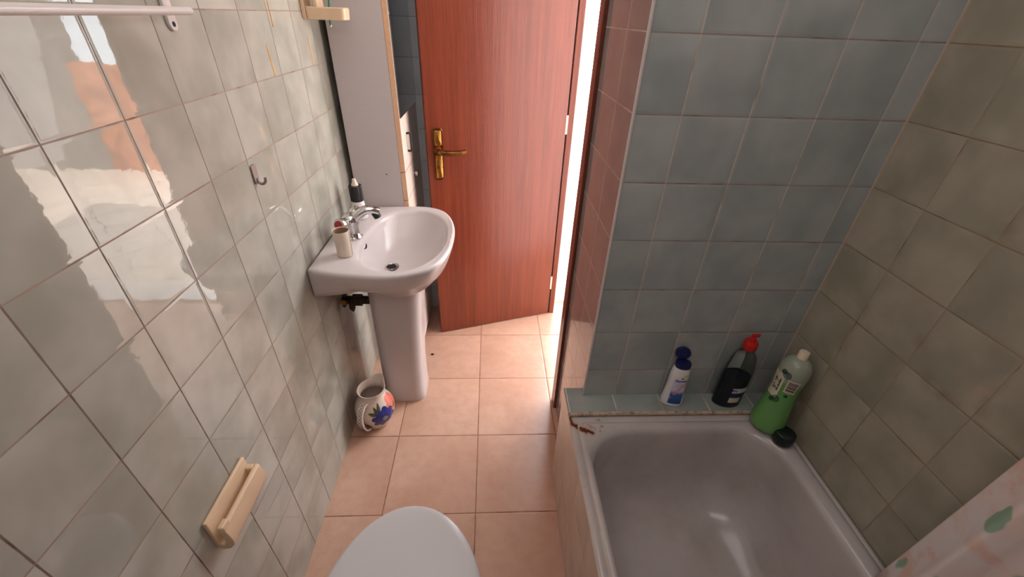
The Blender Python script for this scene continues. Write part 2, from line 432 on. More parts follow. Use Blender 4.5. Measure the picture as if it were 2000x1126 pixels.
# ------------------------------------------------------------------ bath surround
mb = MB(); mb.box((.829, YR, 0), (.86, .866, .4655)).box((.829, .866, 0), (XP, .968, .4795)).box((XP, .866, 0), (W, YB, .4795))
o = mb.build('bath_surround', [M['tile_apron'], M['tile_ledge']], smooth=False)  # tiled apron and ledge, masonry rather than trim
for p in o.data.polygons:
    if p.normal.z > .9 and p.center.z > .47: p.material_index = 1
struct(o)

# ------------------------------------------------------------------ bathtub
root = tag(empty('bathtub', ((.832+W)/2, .25, 0)), 'white enamelled bathtub with rust at its corner, set beside the tiled walls', 'bathtub')
def R_(x0, x1, y1, r, z, y0=YR+.004): return [(x-(.832+W)/2, y-.25, zz) for x, y, zz in rrect(x0, x1, y0, y1, r, z, 12)]
T = .466
rings = [R_(.831, W-.002, .8655, .004, T-.03), R_(.831, W-.002, .8655, .004, T-.002), R_(.8325, W-.003, .864, .006, T),
         R_(.8515, W-.012, .842, .02, T+.001), R_(.8530, W-.0135, .840, .022, T-.0015), R_(.8555, W-.016, .838, .025, T-.0015), R_(.858, W-.019, .835, .03, T+.003),
         R_(.862, W-.030, .828, .05, T+.005),
         R_(.869, W-.048, .818, .09, T+.003, YR+.07), R_(.876, W-.060, .807, .12, T-.006, YR+.08), R_(.8785, W-.063, .803, .125, T-.022, YR+.085),
         R_(.882, W-.067, .799, .128, T-.06, YR+.10), R_(.888, W-.073, .793, .133, T-.13, YR+.12), R_(.898, W-.083, .782, .14, T-.20, YR+.15),
         R_(.916, W-.101, .760, .15, T-.262, YR+.2), R_(.946, W-.131, .720, .16, T-.304, YR+.25), R_(.990, W-.172, .65, .15, T-.328, YR+.31),
         R_(1.05, W-.23, .55, .12, T-.338, YR+.38), R_(1.10, W-.28, .46, .08, T-.346, YR+.46), R_(1.15, W-.33, .36, .02, T-.350, YR+.56)]
mb = MB().loft(rings, cap0=False, cap1=True)
mb.build('tub', M['enamel'], root, ang=80)
mb = MB().tube([(.835-(.832+W)/2, .8655-.25, T+.006), (1.0-(.832+W)/2, .8665-.25, T+.007), (1.3-(.832+W)/2, .866-.25, T+.006), (W-.003-(.832+W)/2, .8655-.25, T+.006)], .0075, 10)
mb.build('sealant_bead', M['seal'], root)
mb = MB().lathe([(.0, 0), (.022, 0), (.026, .003), (.020, .005), (.0, .004)], (1.163-(.832+W)/2, .30-.25, T-.3495), 24)
mb.build('drain_cover', M['chrome'], root)

# ------------------------------------------------------------------ washbasin
wb = tag(empty('washbasin', (0.001, 1.42, 0)), 'white pedestal washbasin against the left wall with a chrome tap', 'washbasin')
OX, OY = .001, 1.42
CX, CY = .265, 1.40                      # bowl centre
outer = [(.003, 1.165), (.075, 1.142), (.160, 1.127), (.245, 1.120), (.331, 1.138), (.400, 1.187), (.438, 1.290), (.450, 1.42), (.436, 1.545), (.392, 1.648), (.312, 1.694), (.200, 1.694), (.090, 1.686), (.003, 1.672)]
inner = [(.125, 1.290), (.150, 1.222), (.225, 1.163), (.309, 1.166), (.378, 1.230), (.415, 1.32), (.424, 1.42), (.402, 1.555), (.320, 1.648), (.215, 1.645), (.150, 1.575), (.120, 1.44), (.112, 1.37)]
def dense_open(p):  # smooth front, straight along the wall
    c = catmull([(x, y, 0) for x, y in p], 10, closed=False)
    return [(v.x, v.y) for v in c]
outer_d = dense_open(outer); inner_d = [(v.x, v.y) for v in catmull([(x, y, 0) for x, y in inner], 10)]
def ray_r(poly, th):
    dx, dy = math.cos(th), math.sin(th); best = 0
    for i in range(len(poly)):
        (ax, ay), (bx, by) = poly[i], poly[(i+1) % len(poly)]
        ax -= CX; ay -= CY; bx -= CX; by -= CY
        ex, ey = bx-ax, by-ay; den = dx*ey-dy*ex
        if abs(den) < 1e-12: continue
        t = (ax*ey-ay*ex)/den; u = (ax*dy-ay*dx)/den
        if t > 0 and -1e-6 <= u <= 1+1e-6: best = max(best, t)
    return best
NS = 160
ths = [2*PI*i/NS for i in range(NS)]
# make sure the wall corners are hit exactly
for cx_, cy_ in ((.003, 1.165), (.003, 1.672)):
    a = math.atan2(cy_-CY, cx_-CX) % (2*PI); k = min(range(NS), key=lambda i: abs(ths[i]-a)); ths[k] = a
Ro = [ray_r(outer_d, t) for t in ths]; Ri = [ray_r(inner_d, t) for t in ths]
def ring(f, z):
    return [(CX+f(i)*math.cos(ths[i])-OX, max(.0, CY*0+CX+f(i)*math.cos(ths[i])-OX)*0+CY+f(i)*math.sin(ths[i])-OY, z(i) if callable(z) else z) for i in range(NS)]
RZ = .815
def wallfrac(i): # 1 near the wall side
    x = CX+Ro[i]*math.cos(ths[i]); return max(0, min(1, (.10-x)/.10))
def low(i, k):   # skirt radius, drawn in under the front, vertical at the wall
    return Ro[i]*(1-(1-k)*(1-wallfrac(i)))
rings = [ring(lambda i: Ri[i]*.35, .652), ring(lambda i: Ri[i]*.75, .672), ring(lambda i: min(low(i, .76), Ro[i]), .708), ring(lambda i: low(i, .845), .728), ring(lambda i: low(i, .872), .734), ring(lambda i: low(i, .900), .745),
         ring(lambda i: low(i, .968), .780), ring(lambda i: low(i, .992), .797), ring(lambda i: Ro[i], RZ-.010), ring(lambda i: Ro[i]-.0015, RZ-.004), ring(lambda i: Ro[i]-.005, RZ-.0005), ring(lambda i: Ro[i]-.011, RZ+.001)]
mixr = lambda i, t: Ri[i]+(Ro[i]-Ri[i])*t
rings += [ring(lambda i: mixr(i, .55), RZ-.0005), ring(lambda i: mixr(i, .22), RZ-.0015), ring(lambda i: mixr(i, .06), RZ-.0035), ring(lambda i: Ri[i]*.985, RZ-.009), ring(lambda i: Ri[i]*.962, RZ-.020)]
DX, DY = .208-CX, 1.395-CY
for s_, z_ in [(t_, .689+.120*t_**3.0-.007*max(0, t_-.9)) for t_ in (.94, .90, .85, .79, .72, .64, .55, .45, .35, .25, .16)]+[(.12, .689), (.11, .675)]:
    k = 1-s_
    rings.append([(CX+DX*k+Ri[i]*s_*math.cos(ths[i])-OX, CY+DY*k+Ri[i]*s_*math.sin(ths[i])-OY, z_) for i in range(NS)])
mb = MB().loft(rings, cap0=True, cap1=True)
basin = mb.build('basin', M['ceramic'], wb, ang=70)
mb = MB().lathe([(.017, .0), (.024, .0), (.0245, .002), (.021, .0035), (.017, .001), (.015, -.008)], (.208-OX, 1.395-OY, .690), 28, cap0=False, cap1=False)
mb.build('drain_ring', M['chrome'], wb)
mb = MB().lathe([(.0, .0), (.0185, .0)], (.208-OX, 1.395-OY, .6925), 28, cap0=False, cap1=False)
mb.build('drain_hole', M['hole'], wb)
# overflow slot, a small bent slit in the back slope of the bowl
def bowl_pt(x, y):  # find z on bowl by linear search over rings
    return None
mb = MB(); pts = [(.1375, 1.338, .797), (.1395, 1.350, .796), (.1375, 1.362, .797), (.1345, 1.374, .799)]
mb.tube([(x-OX, y-OY, z) for x, y, z in pts], [.0016, .0030, .0030, .0016], 8); mb.build('overflow_slot', M['hole'], wb)
# pedestal: rounded column widening to the top
def ped(x0, x1, y0, y1, r, z): return [(x-OX, y-OY, zz) for x, y, zz in rrect(x0, x1, y0, y1, r, z, 8)]
rings = [ped(.098, .286, 1.345, 1.515, .045, 0), ped(.095, .288, 1.342, 1.518, .046, .012), ped(.100, .284, 1.346, 1.514, .045, .05), ped(.102, .286, 1.345, 1.515, .045, .2),
         ped(.104, .298, 1.340, 1.520, .048, .4), ped(.106, .312, 1.332, 1.528, .052, .56), ped(.108, .322, 1.324, 1.536, .058, .64), ped(.110, .326, 1.320, 1.540, .06, .666)]
MB().loft(rings).build('pedestal', M['ceramic'], wb, ang=60)
# tap
tap = MB().lathe([(.0, 0), (.031, 0), (.032, .004), (.027, .010), (.024, .03), (.026, .048), (.031, .060), (.029, .078), (.018, .089), (.0, .092)], (.086-OX, 1.400-OY, RZ-.001), 32).build('tap', M['chrome'], wb)
tap['label'] = 'chrome two-handle mixer tap'
sp = catmull([(.086, 1.399, .862), (.108, 1.404, .893), (.138, 1.411, .913), (.162, 1.416, .915), (.184, 1.421, .906)], 6, False)
MB().tube([(v.x-OX, v.y-OY, v.z) for v in sp], [.0240-.0075*k/(len(sp)-1) for k in range(len(sp))], 16, flat=.8).build('spout', M['chrome'], tap)
MB().tube([(.170-OX, 1.418-OY, .905), (.178-OX, 1.4195-OY, .884)], [.0150, .0135], 16).build('aerator', M['black'], tap)
for s_ in (-1, 1):
    kx, ky = .086, 1.400
    a = Vector((kx-OX, ky-OY, .872)); d = Vector((-.30*(1 if s_ < 0 else -.2), s_, .28)).normalized()
    h = MB().tube([a, a+d*.028, a+d*.034, a+d*.040, a+d*.064, a+d*.070, a+d*.072], [.014, .014, .018, .0215, .0225, .0205, .016], 24).build('handle', M['chrome'], tap)
    if s_ < 0:
        dd = MB().tube([a+d*.0715, a+d*.0735], .0145, 24).build('hot_disc', M['red_dot'], h)
# chain eye
b = (.118-OX, 1.372-OY, RZ+.012)
# ------------------------------------------------------------------ shut-off valve below the basin
v = tag(empty('water_valve', (0.0, 1.40, .488)), 'dark corroded shut-off valve and pipe on the wall under the washbasin', 'valve')
MB().tube([(0, 0, .045), (.10, 0, .045)], .017, 16).tube([(.034, 0, .045), (.072, 0, .045)], .024, 6).build('pipe', M['dark_metal'], v)
MB().tube([(.03, -.01, .055), (.03, -.01, .012), (.032, -.012, -.002)], [.011, .012, .004], 14).build('valve_stem', M['black'], v)
MB().tube([(.016, -.055, .070), (.016, -.025, .050)], [.010, .008], 14).build('brass_plug', M['brass'], v)
MB().lathe([(.030, 0), (.030, .004), (.018, .008)], (0, 0, 0), 20, cap0=True, cap1=True).build('wall_rose', M['dark_metal'], v)
v.children[-1].rotation_euler = (0, PI/2, 0); v.children[-1].location = (0.0005, 0, .045)

# ------------------------------------------------------------------ things on the washbasin
b = tag(empty('glue_bottle', (.066, 1.572, RZ+.001)), 'white bottle with black collar and cream nozzle standing behind the chrome tap', 'bottle')
MB().lathe([(0, 0), (.030, 0), (.031, .004), (.029, .03), (.024, .06), (.0215, .074), (0, .074)], seg=32).build('bottle_body', M['white_plastic'], b)
mb = MB(); seg = 48
rings = []
for z in (.070, .072, .128, .131): rings.append([((.0235+(.0009 if i % 2 else -.0004) - (.001 if z in (.070, .131) else 0))*math.cos(2*PI*i/seg), (.0235+(.0009 if i % 2 else -.0004) - (.001 if z in (.070, .131) else 0))*math.sin(2*PI*i/seg), z) for i in range(seg)])
mb.loft(rings).build('collar', M['black'], b, ang=15)
MB().lathe([(0, .129), (.0130, .130), (.0120, .137), (.0085, .143), (.0078, .152), (.006, .156), (0, .157)], seg=24).build('nozzle', M['cream2'], b)

t = tag(empty('plastic_tube', (.096, 1.262, RZ+.0005)), 'beige open tube standing on the near corner of the washbasin', 'tube')
rings = []
tb = MB().lathe([(.0225, .003), (.0235, 0), (.0245, .002), (.0265, .088), (.0262, .091), (.0246, .090), (.0240, .06)], seg=40, cap0=True, cap1=False).build('tube_wall', M['tube'], t)
MB().lathe([(.0243, .0885), (.0238, .05), (.0222, .006), (0, .005)], seg=40, cap0=False, cap1=False).build('lining', M['tube_in'], t)
MB().tube([(.0250, -.003, .002), (.0272, -.003, .088)], .0013, 8).build('seam', M['tube'], t)

# ------------------------------------------------------------------ tall cabinet
cab = tag(empty('tall_cabinet', (.024, 1.698, 0)), 'tall narrow off-white cabinet with a mirrored door behind the washbasin', 'cabinet')
cx0, cx1, cy0, cy1, ch = .0, .193, .0, .398, 2.02
mb = MB(); mb.box((cx0, cy0, .0), (cx1, cy0+.016, ch)).box((cx0, cy1-.016, 0), (cx1, cy1, ch)).box((cx0, cy0+.016, .0), (cx0+.006, cy1-.016, ch)).box((cx0, cy0+.016, ch-.016), (cx1, cy1-.016, ch)).box((cx0, cy0+.016, .05), (cx1-.01, cy1-.016, .066)).box((cx1-.03, cy0+.016, 0), (cx1-.015, cy1-.016, .05))
mb.build('carcass', M['laminate'], cab, smooth=False, bevel=.0008)
MB().lathe([(0, 0), (.0028, 0)], (0, 0, 0), 12, cap0=False, cap1=False).build('screw_hole', M['hole'], cab, flip=False)
so = cab.children[-1]; so.rotation_euler = (PI/2, 0, 0); so.location = (.136, -.0006, .950)
def cdoor(name, z0, z1):
    mb = MB(); mb.box((cx1+.001, cy0, z0), (cx1+.020, cy1, z1)); 
    o = mb.build(name, [M['laminate_door'], M['edge_band']], cab, smooth=False, bevel=.0006)
    for p in o.data.polygons:
        if abs(p.normal.x) < .5: p.material_index = 1
    return o
d1 = cdoor('door', .960, ch-.002)
MB().box((cx1+.0202, cy0+.0035, 1.166), (cx1+.0242, cy1-.003, ch-.01)).build('mirror', M['mirror'], d1, smooth=False)
hp = catmull([(cx1+.020, .100, 1.090), (cx1+.036, .100, 1.088), (cx1+.037, .100, 1.055), (cx1+.036, .100, 1.022), (cx1+.020, .100, 1.020)], 6, False)
MB().tube(hp, .0045, 10).build('handle', M['black'], d1)
d2 = cdoor('drawer', .8405, .957)
kb = MB().tube([(cx1+.020, .19, .895), (cx1+.024, .19, .895), (cx1+.027, .19, .895), (cx1+.038, .19, .895), (cx1+.041, .19, .895)], [.006, .006, .013, .014, .010], 18).build('knob', M['steel'], d2)
d3 = cdoor('door', .055, .8375)
hp = catmull([(cx1+.020, .100, .76), (cx1+.036, .100, .758), (cx1+.037, .100, .725), (cx1+.036, .100, .692), (cx1+.020, .100, .69)], 6, False)
MB().tube(hp, .0045, 10).build('handle', M['black'], d3)

# ------------------------------------------------------------------ door leaf, standing open
dr = empty('door_1', (.313, 1.8405, 0), math.atan2(.183, .609))
struct(dr, 'reddish varnished wooden door standing open into the bathroom, brass lever handle', 'door')
DW = .650
mb = MB().box((0, 0, .006), (DW, .038, 2.03)); mb.build('leaf', M['wood'], dr, bevel=.002, smooth=False)
hd = MB(); 
def plate(u0, u1, z0, z1, y0, y1, r):
    rings = []
    for (ins, y) in [(0, y0), (0, y0-(y0-y1)*.6), (.002, y1)]:
        ring_ = [(x, y, z) for x, z, _ in rrect(u0+ins, u1-ins, z0+ins, z1-ins, r, 0, 6)]
        rings.append(ring_)
    return rings
hpz = MB().loft(plate(.0245, .0675, .880, 1.100, -.0005, -.0065, .012)).build('handle_plate', M['brass_dark'], dr)
hpz['label'] = 'aged brass handle plate'
MB().loft(plate(.0315, .0605, .888, .990, -.0055, -.0095, .006)).loft(plate(.0315, .0605, 1.030, 1.092, -.0055, -.0095, .006)).build('raised_panel', M['brass'], hpz)
MB().lathe([(0, 0), (.017, 0), (.017, .004), (.014, .010), (0, .011)], (0, 0, 0), 24).build('rose', M['brass'], hpz)
hpz.children[-1].rotation_euler = (PI/2, 0, 0); hpz.children[-1].location = (.0455, -.006, 1.010)
lv = catmull([(.0455, -.012, 1.010), (.0455, -.040, 1.010), (.056, -.050, 1.0095), (.080, -.052, 1.007), (.110, -.050, 1.0045), (.140, -.047, 1.005), (.158, -.044, 1.009)], 6, False)
MB().tube(lv, [.0100+.0020*math.sin(k/len(lv)*PI) for k in range(len(lv))], 14).build('lever', M['brass_dark'], hpz)
for z in (1.09, .218, 1.86):
    MB().tube([(DW+.004, .002, z-.042), (DW+.004, .002, z+.042)], .0045, 10).box((DW-.003, -.0016, z-.042), (DW+.003, .001, z+.042)).build('hinge', M['cream2'], dr)
MB().box((-.0008, .008, .93), (0, .030, 1.09)).build('latch_plate', M['brass'], dr, smooth=False)

# ------------------------------------------------------------------ toilet
tl = tag(empty('toilet', (.387, .0, 0)), 'white toilet with its lid closed beside the left wall', 'toilet')
def egg(w, yf, yb, z, ym=.35, n=48, dx=0):
    pts = []
    for i in range(n):
        a = 2*PI*i/n; c, s_ = math.cos(a), math.sin(a)
        if s_ >= 0: pts.append((w*c+dx, ym+(yf-ym)*s_, z))
        else:
            e = .55; pts.append((w*math.copysign(abs(c)**e, c)*1.0+dx, ym-(ym-yb)*abs(s_)**.75, z))
    return pts
MB().loft([egg(.186, .612, .145, .404), egg(.190, .616, .142, .409), egg(.190, .616, .142, .417), egg(.187, .613, .145, .4225), egg(.180, .606, .15, .4260), egg(.168, .594, .165, .4275), egg(.10, .50, .22, .4290), egg(.03, .38, .30, .4295)]).build('lid', M['lid'], tl, ang=50)
MB().loft([egg(.176, .603, .16, .386), egg(.180, .607, .155, .390), egg(.180, .607, .155, .400), egg(.175, .600, .16, .4035)]).build('seat', M['lid'], tl, ang=50)
MB().loft([egg(.10, .46, .02, 0, .24), egg(.105, .465, .015, .03, .24), egg(.095, .45, .03, .12, .26), egg(.12, .50, .02, .22, .28), egg(.165, .575, .0, .31, .33), egg(.177, .595, -.02, .36, .35), egg(.177, .597, -.02, .385, .35)]).build('bowl', M['ceramic'], tl, ang=50)
MB().loft([rrect(-.18, .18, -.345, -.15, .04, .385, 8), rrect(-.19, .19, -.35, -.145, .04, .55, 8), rrect(-.195, .195, -.352, -.14, .04, .76, 8)]).loft([rrect(-.20, .20, -.355, -.135, .04, .762, 8), rrect(-.20, .20, -.355, -.135, .04, .785, 8), rrect(-.185, .185, -.34, -.15, .04, .797, 8)]).build('cistern', M['ceramic'], tl, ang=50)
MB().lathe([(0, 0), (.022, 0), (.020, .010), (0, .012)], (0, -.245, .797), 24).build('flush_button', M['chrome'], tl)
for s_ in (-1, 1): MB().tube([(s_*.075-.02, .135, .402), (s_*.075+.02, .135, .402)], .012, 12).build('lid_hinge', M['white_plastic'], tl)

# ------------------------------------------------------------------ floral jug
jg = tag(empty('jug', (.094, 1.236, 0)), 'white ceramic jug painted with flowers on the floor beside the pedestal', 'jug')
prof = [(.040, 0), (.046, .002), (.050, .008), (.062, .030), (.076, .062), (.082, .090), (.078, .120), (.064, .148), (.053, .166), (.0500, .180), (.0530, .196), (.0565, .203)]
SP = math.radians(74)          # spout direction
def jr(r, z, a):
    k = max(0, (z-.150)/.053); w = max(0, math.cos(a-SP))**9
    return r+.024*w*k**1.5, z+.009*w*k**2
seg = 72
def jring(r, z, ins=0):
    out = []
    for i in range(seg):
        a = 2*PI*i/seg; rr_, zz = jr(r, z, a); out.append(((rr_-ins)*math.cos(a), (rr_-ins)*math.sin(a), zz))
    return out
dp = catmull([(r, z, 0) for r, z in prof], 4, False); dp = [(v.x, v.y) for v in dp]
rings = [jring(r, z) for r, z in dp]
rings.append([(x*.985, y*.985, z+.0015) for x, y, z in rings[-1]])
rings += [jring(r, z, .0045) for r, z in reversed(dp[6:])]
MB().loft(rings).build('jug_body', M['jug'], jg, ang=70)
def jsurf(a, z, off=.0008):
    for k in range(len(dp)-1):
        if dp[k][1] <= z <= dp[k+1][1]:
            t = (z-dp[k][1])/max(1e-9, dp[k+1][1]-dp[k][1]); r = dp[k][0]+(dp[k+1][0]-dp[k][0])*t; break
    else: r = .05
    rr_, zz = jr(r, z, a); return ((rr_+off)*math.cos(a), (rr_+off)*math.sin(a), zz)
def patch(mb, outline, a0, z0, off, rr0=.075, rings_=4):
    """a painted shape on the jug surface; outline in metres about (a0,z0)"""
    n = len(outline); vs = [jsurf(a0, z0, off)]; fs = []
    for k in range(1, rings_+1):
        for (x, y) in outline: vs.append(jsurf(a0+x*k/rings_/rr0, z0+y*k/rings_, off))
    for i in range(n): fs.append((0, 1+i, 1+(i+1) % n))
    for k in range(rings_-1):
        for i in range(n):
            j = (i+1) % n; fs.append((1+k*n+i, 1+(k+1)*n+i, 1+(k+1)*n+j, 1+k*n+j))
    mb.add(vs, fs)
def flower(R, n, ph=0, dep=.3, N=72):
    return [((R*(1-dep+dep*abs(math.cos(n*(2*PI*i/N+ph)/2))**.6))*math.cos(2*PI*i/N), (R*(1-dep+dep*abs(math.cos(n*(2*PI*i/N+ph)/2))**.6))*math.sin(2*PI*i/N)) for i in range(N)]
def leafs(L, w, rot, cx=0, cy=0, N=20):
    out = []
    for i in range(N):
        a = 2*PI*i/N; x = L*math.cos(a); y = w*math.sin(a)*(1-.35*math.cos(a))
        out.append((cx+x*math.cos(rot)-y*math.sin(rot), cy+x*math.sin(rot)+y*math.cos(rot)))
    return out
FA = math.radians(-47)
mb = MB(); patch(mb, flower(.050, 8, .2), FA, .094, .0010); mb.build('blue_flower', M['petal'], jg, flip=False)
mb = MB(); patch(mb, flower(.011, 9, 0, .15, 36), FA, .092, .0018, rings_=2); mb.build('flower_eye', M['petal_mid'], jg, flip=False)
for da, dz, rot, L in [(-.40, .138, 1.9, .018), (-.20, .148, 1.4, .018), (-.60, .127, 2.8, .016), (.80, .112, .9, .014), (-.9, .060, 2.4, .016), (-1.0, .045, 2.9, .014)]:
    mb = MB(); patch(mb, leafs(L, .0072, rot), FA+da, dz, .0009, rings_=2); mb.build('leaf_motif', M['leaf_paint'], jg, flip=False)
mb = MB(); patch(mb, flower(.040, 5, .4, .25), FA+.80, .130, .0007); mb.build('coral_flower', M['coral'], jg, flip=False)
# handle: a flat strap facing the camera with lattice painting
HA = math.radians(-108)
hs = catmull([(.051, .168, 0), (.075, .168, 0), (.094, .150, 0), (.104, .115, 0), (.100, .075, 0), (.086, .045, 0), (.066, .030, 0)], 8, False)
def strap(w, t0, t1):
    rings = []
    for i, v in enumerate(hs):
        tv = (hs[min(i+1, len(hs)-1)]-hs[max(0, i-1)]).normalized(); nx, nz = tv.y, -tv.x
        nx, nz = -nx*-1, -nz*-1
        ww = w*(1+.25*abs(i/len(hs)-.5))
        r = []
        for sx_, tt in [(-1, t0), (1, t0), (1, t1), (-1, t1)]:
            rad = v.x+nx*tt; zz = v.y+nz*tt
            px, py = rad*math.cos(HA)-sx_*ww*math.sin(HA), rad*math.sin(HA)+sx_*ww*math.cos(HA)
            r.append((px, py, zz))
        rings.append(r)
    return rings
hj = MB().loft(strap(.0125, -.004, .004)).build('jug_handle', M['jug'], jg, bevel=.002, ang=50)
mb = MB()
def hpnt(f, s_, off=.0048):
    i = min(len(hs)-2, int(f*(len(hs)-1))); u = f*(len(hs)-1)-i; v = hs[i].lerp(hs[i+1], u); tv = (hs[i+1]-hs[i]).normalized()
    nx, nz = tv.y, -tv.x
    out = []
    for sg in (1,): 
        rad = v.x+nx*off*sg; zz = v.y+nz*off*sg
        out.append((rad*math.cos(HA)-s_*math.sin(HA), rad*math.sin(HA)+s_*math.cos(HA), zz))
    return out[0]
for off in (.0046, -.0046):
    for k in range(11):
        f0 = .10+k*.075; f1 = f0+.075
        for a, b_ in ((-.009, .009), (.009, -.009)):
            if f1 < .97: mb.tube([hpnt(f0, a, off), hpnt((f0+f1)/2, (a+b_)/2, off), hpnt(f1, b_, off)], .0008, 5)
mb.build('lattice_pattern', M['mauve'], hj)
for k in range(5):
    mb = MB(); patch(mb, leafs(.012, .004, 2.2+.2*k), HA-.42+.02*k, .045+.018*k, .0009, rings_=2); mb.build('leaf_motif', M['leaf_paint'], jg, flip=False)

# ------------------------------------------------------------------ fittings on the left wall
# toilet paper holder
ph = tag(empty('paper_holder', (0.0, .549, .57)), 'empty cream plastic toilet paper holder fixed on the left wall tiles', 'paper holder')
pr = [(0, -.075), (0, .074), (.004, .079), (.010, .078), (.012, .073), (.012, -.040), (.015, -.052), (.024, -.057), (.030, -.050), (.031, -.035), (.031, .030), (.033, .036), (.040, .037), (.046, .031), (.050, .0), (.052, -.040), (.047, -.064), (.036, -.080), (.02, -.086), (.006, -.083)]
pr = [(a_*.80, b_*.62+.008) for a_, b_ in pr]
MB().extrude(pr, lambda p_, q_, t_: (p_, t_, q_), -.080, .076, 1).build('holder_body', M['cream'], ph, bevel=.0022, seg=3)
MB().box((.008, .062, -.022), (.026, .0765, .030)).build('end_cheek', M['cream'], ph, bevel=.004, seg=3)
MB().box((.0245, -.081, .018), (.0375, -.058, .040)).build('raised_end', M['cream'], ph, bevel=.004, seg=3)
# hook
hk = tag(empty('wall_hook', (0, 1.043, 1.160)), 'small grey adhesive hook on the left wall tiles', 'hook')
MB().loft([[(x_, y, z) for y, z, _ in rrect(-.011, .011, -.022, .024, .006, 0, 5)] for x_ in (.0003, .0035)]).build('hook_plate', M['grey_metal'], hk, bevel=.001)
MB().tube(catmull([(.003, 0, -.010), (.005, 0, -.020), (.014, 0, -.024), (.022, .0, -.018), (.024, 0, -.008)], 5, False), .0035, 10).build('hook_arm', M['grey_metal'], hk)
# towel rail
tr = tag(empty('towel_rail', (0, .60, 1.497)), 'white towel rail bar along the top of the left wall', 'towel rail')
MB().tube([(.036, -.60, 0), (.036, .335, 0)], .0065, 16).build('rail_bar', M['white_enamel_rail'], tr)
for yy in (-.55, .325):
    br = MB().loft([[(x_, yy+y, z) for y, z, _ in rrect(-.0115, .0115, -.032, .032, .0113, 0, 8)] for x_ in (.0003, .006)]).tube([(.004, yy, 0), (.034, yy, 0)], .006, 12).build('bracket', M['white_enamel_rail'], tr, bevel=.001)
    for zz in (-.021, .021):
        s_ = MB().lathe([(0, .0068), (.0042, .0066)], (0, 0, 0), 14, cap0=False, cap1=False).build('screw_hole', M['hole'], br, flip=False)
        s_.rotation_euler = (0, PI/2, 0); s_.location = (0, yy, zz)
# cup and toothbrush holder
th = tag(empty('toothbrush_holder', (0, 1.60, 1.50)), 'cream plastic toothbrush holder on the left wall beside the cabinet', 'toothbrush holder')
MB().loft([[(x_, y, z) for y, z, _ in rrect(-.035, .030, -.022, .12, .008, 0, 4)] for x_ in (.0004, .012)]).build('back_plate', M['cream'], th, bevel=.002)
mb = MB(); mb.loft([[(x, y, -.022+0*x) for x, y, _ in rrect(.010, .125, -.032, .026, .012, 0, 6)], [(x, y, -.020) for x, y, _ in rrect(.010, .130, -.035, .028, .014, 0, 6)], [(x, y, .009) for x, y, _ in rrect(.010, .132, -.035, .028, .014, 0, 6)], [(x, y, .012) for x, y, _ in rrect(.010, .129, -.032, .026, .012, 0, 6)]])
mb.build('tray', M['cream'], th)
MB().box((.040, -.034, .0), (.052, .026, .115)).build('divider', M['cream'], th, bevel=.003)
tbh = tag(empty('toothbrush', (.068, 1.634, 1.462)), 'green toothbrush standing in the cream holder on the wall', 'toothbrush')
MB().tube(catmull([(-.008, 0, 0), (-.004, 0, .04), (.004, 0, .09), (.012, 0, .14), (.016, 0, .19)], 5, False), .0046, 10, flat=.7).build('brush_handle', M['green'], tbh)
MB().tube([(-.0085, 0, -.004), (-.0080, 0, .002)], [.003, .0046], 10).build('handle_tip', M['cream2'], tbh)
# glue strips left on the tiles
for nm, y0, z0, y1, z1, w, lb in [('adhesive_strip', 1.279, 1.424, 1.285, 1.350, .0068, 'thick yellowed glue strip on the left wall nearest the camera'),
                               ('adhesive_strip', 1.573, 1.430, 1.577, 1.352, .006, 'yellowed glue strip on the left wall nearest the cabinet'),
                               ('adhesive_strip', 1.342, 1.60, 1.345, 1.462, .0035, 'thin glue line running to the top of the left wall')]:
    a = Vector((0, y0, z0)); b_ = Vector((0, y1, z1)); mid = (a+b_)/2
    n_ = 7; L = []; Rr = []
    mb = MB(); rings = []
    for k in range(n_):
        p_ = a.lerp(b_, k/(n_-1))-mid; ww = w*(.85+.3*random.random())/2
        rings.append([(.0003, p_.y-ww, p_.z), (.0014, p_.y-ww*.6, p_.z), (.0014, p_.y+ww*.6, p_.z), (.0003, p_.y+ww, p_.z)])
    o = mb.loft(rings).build(nm, M['glue'], loc=mid)
    tag(o, lb, 'glue strip', 'glue strips left on the left wall')

# ------------------------------------------------------------------ bottles on the bath
LZ = .480
# white lotion bottle with open navy cap
lb = tag(empty('lotion_bottle', (1.168, .905, LZ), math.radians(-14)), 'white lotion bottle with open navy cap standing on the tiled ledge', 'bottle')
def ell(rx, ry, z, n=48, dx=0, dy=0, e=.85): return [(dx+rx*math.copysign(abs(math.cos(2*PI*i/n))**e, math.cos(2*PI*i/n)), dy+ry*math.copysign(abs(math.sin(2*PI*i/n))**e, math.sin(2*PI*i/n)), z) for i in range(n)]
LP = [(.030, .018, 0), (.0325, .0205, .003), (.0335, .021, .012), (.032, .0205, .03), (.0295, .020, .055), (.0280, .0195, .080), (.0278, .0195, .105), (.0275, .0195, .125), (.0255, .0185, .142), (.0225, .017, .153), (.020, .016, .158)]
LPd = catmull([Vector(p_) for p_ in LP], 4, False)
MB().loft([ell(v.x, v.y, v.z) for v in LPd]).build('bottle_body', M['lotion'], lb, ang=60)
def lsurf(x, z, off=.0006):
    for k in range(len(LPd)-1):
        if LPd[k].z <= z <= LPd[k+1].z:
            t_ = (z-LPd[k].z)/max(1e-9, LPd[k+1].z-LPd[k].z); v = LPd[k].lerp(LPd[k+1], t_); break
    c_ = min(1, abs(x)/v.x)**(1/.85); s_ = math.sqrt(max(0, 1-c_*c_))**.85
    return (x, -(v.y*s_)-off, z)
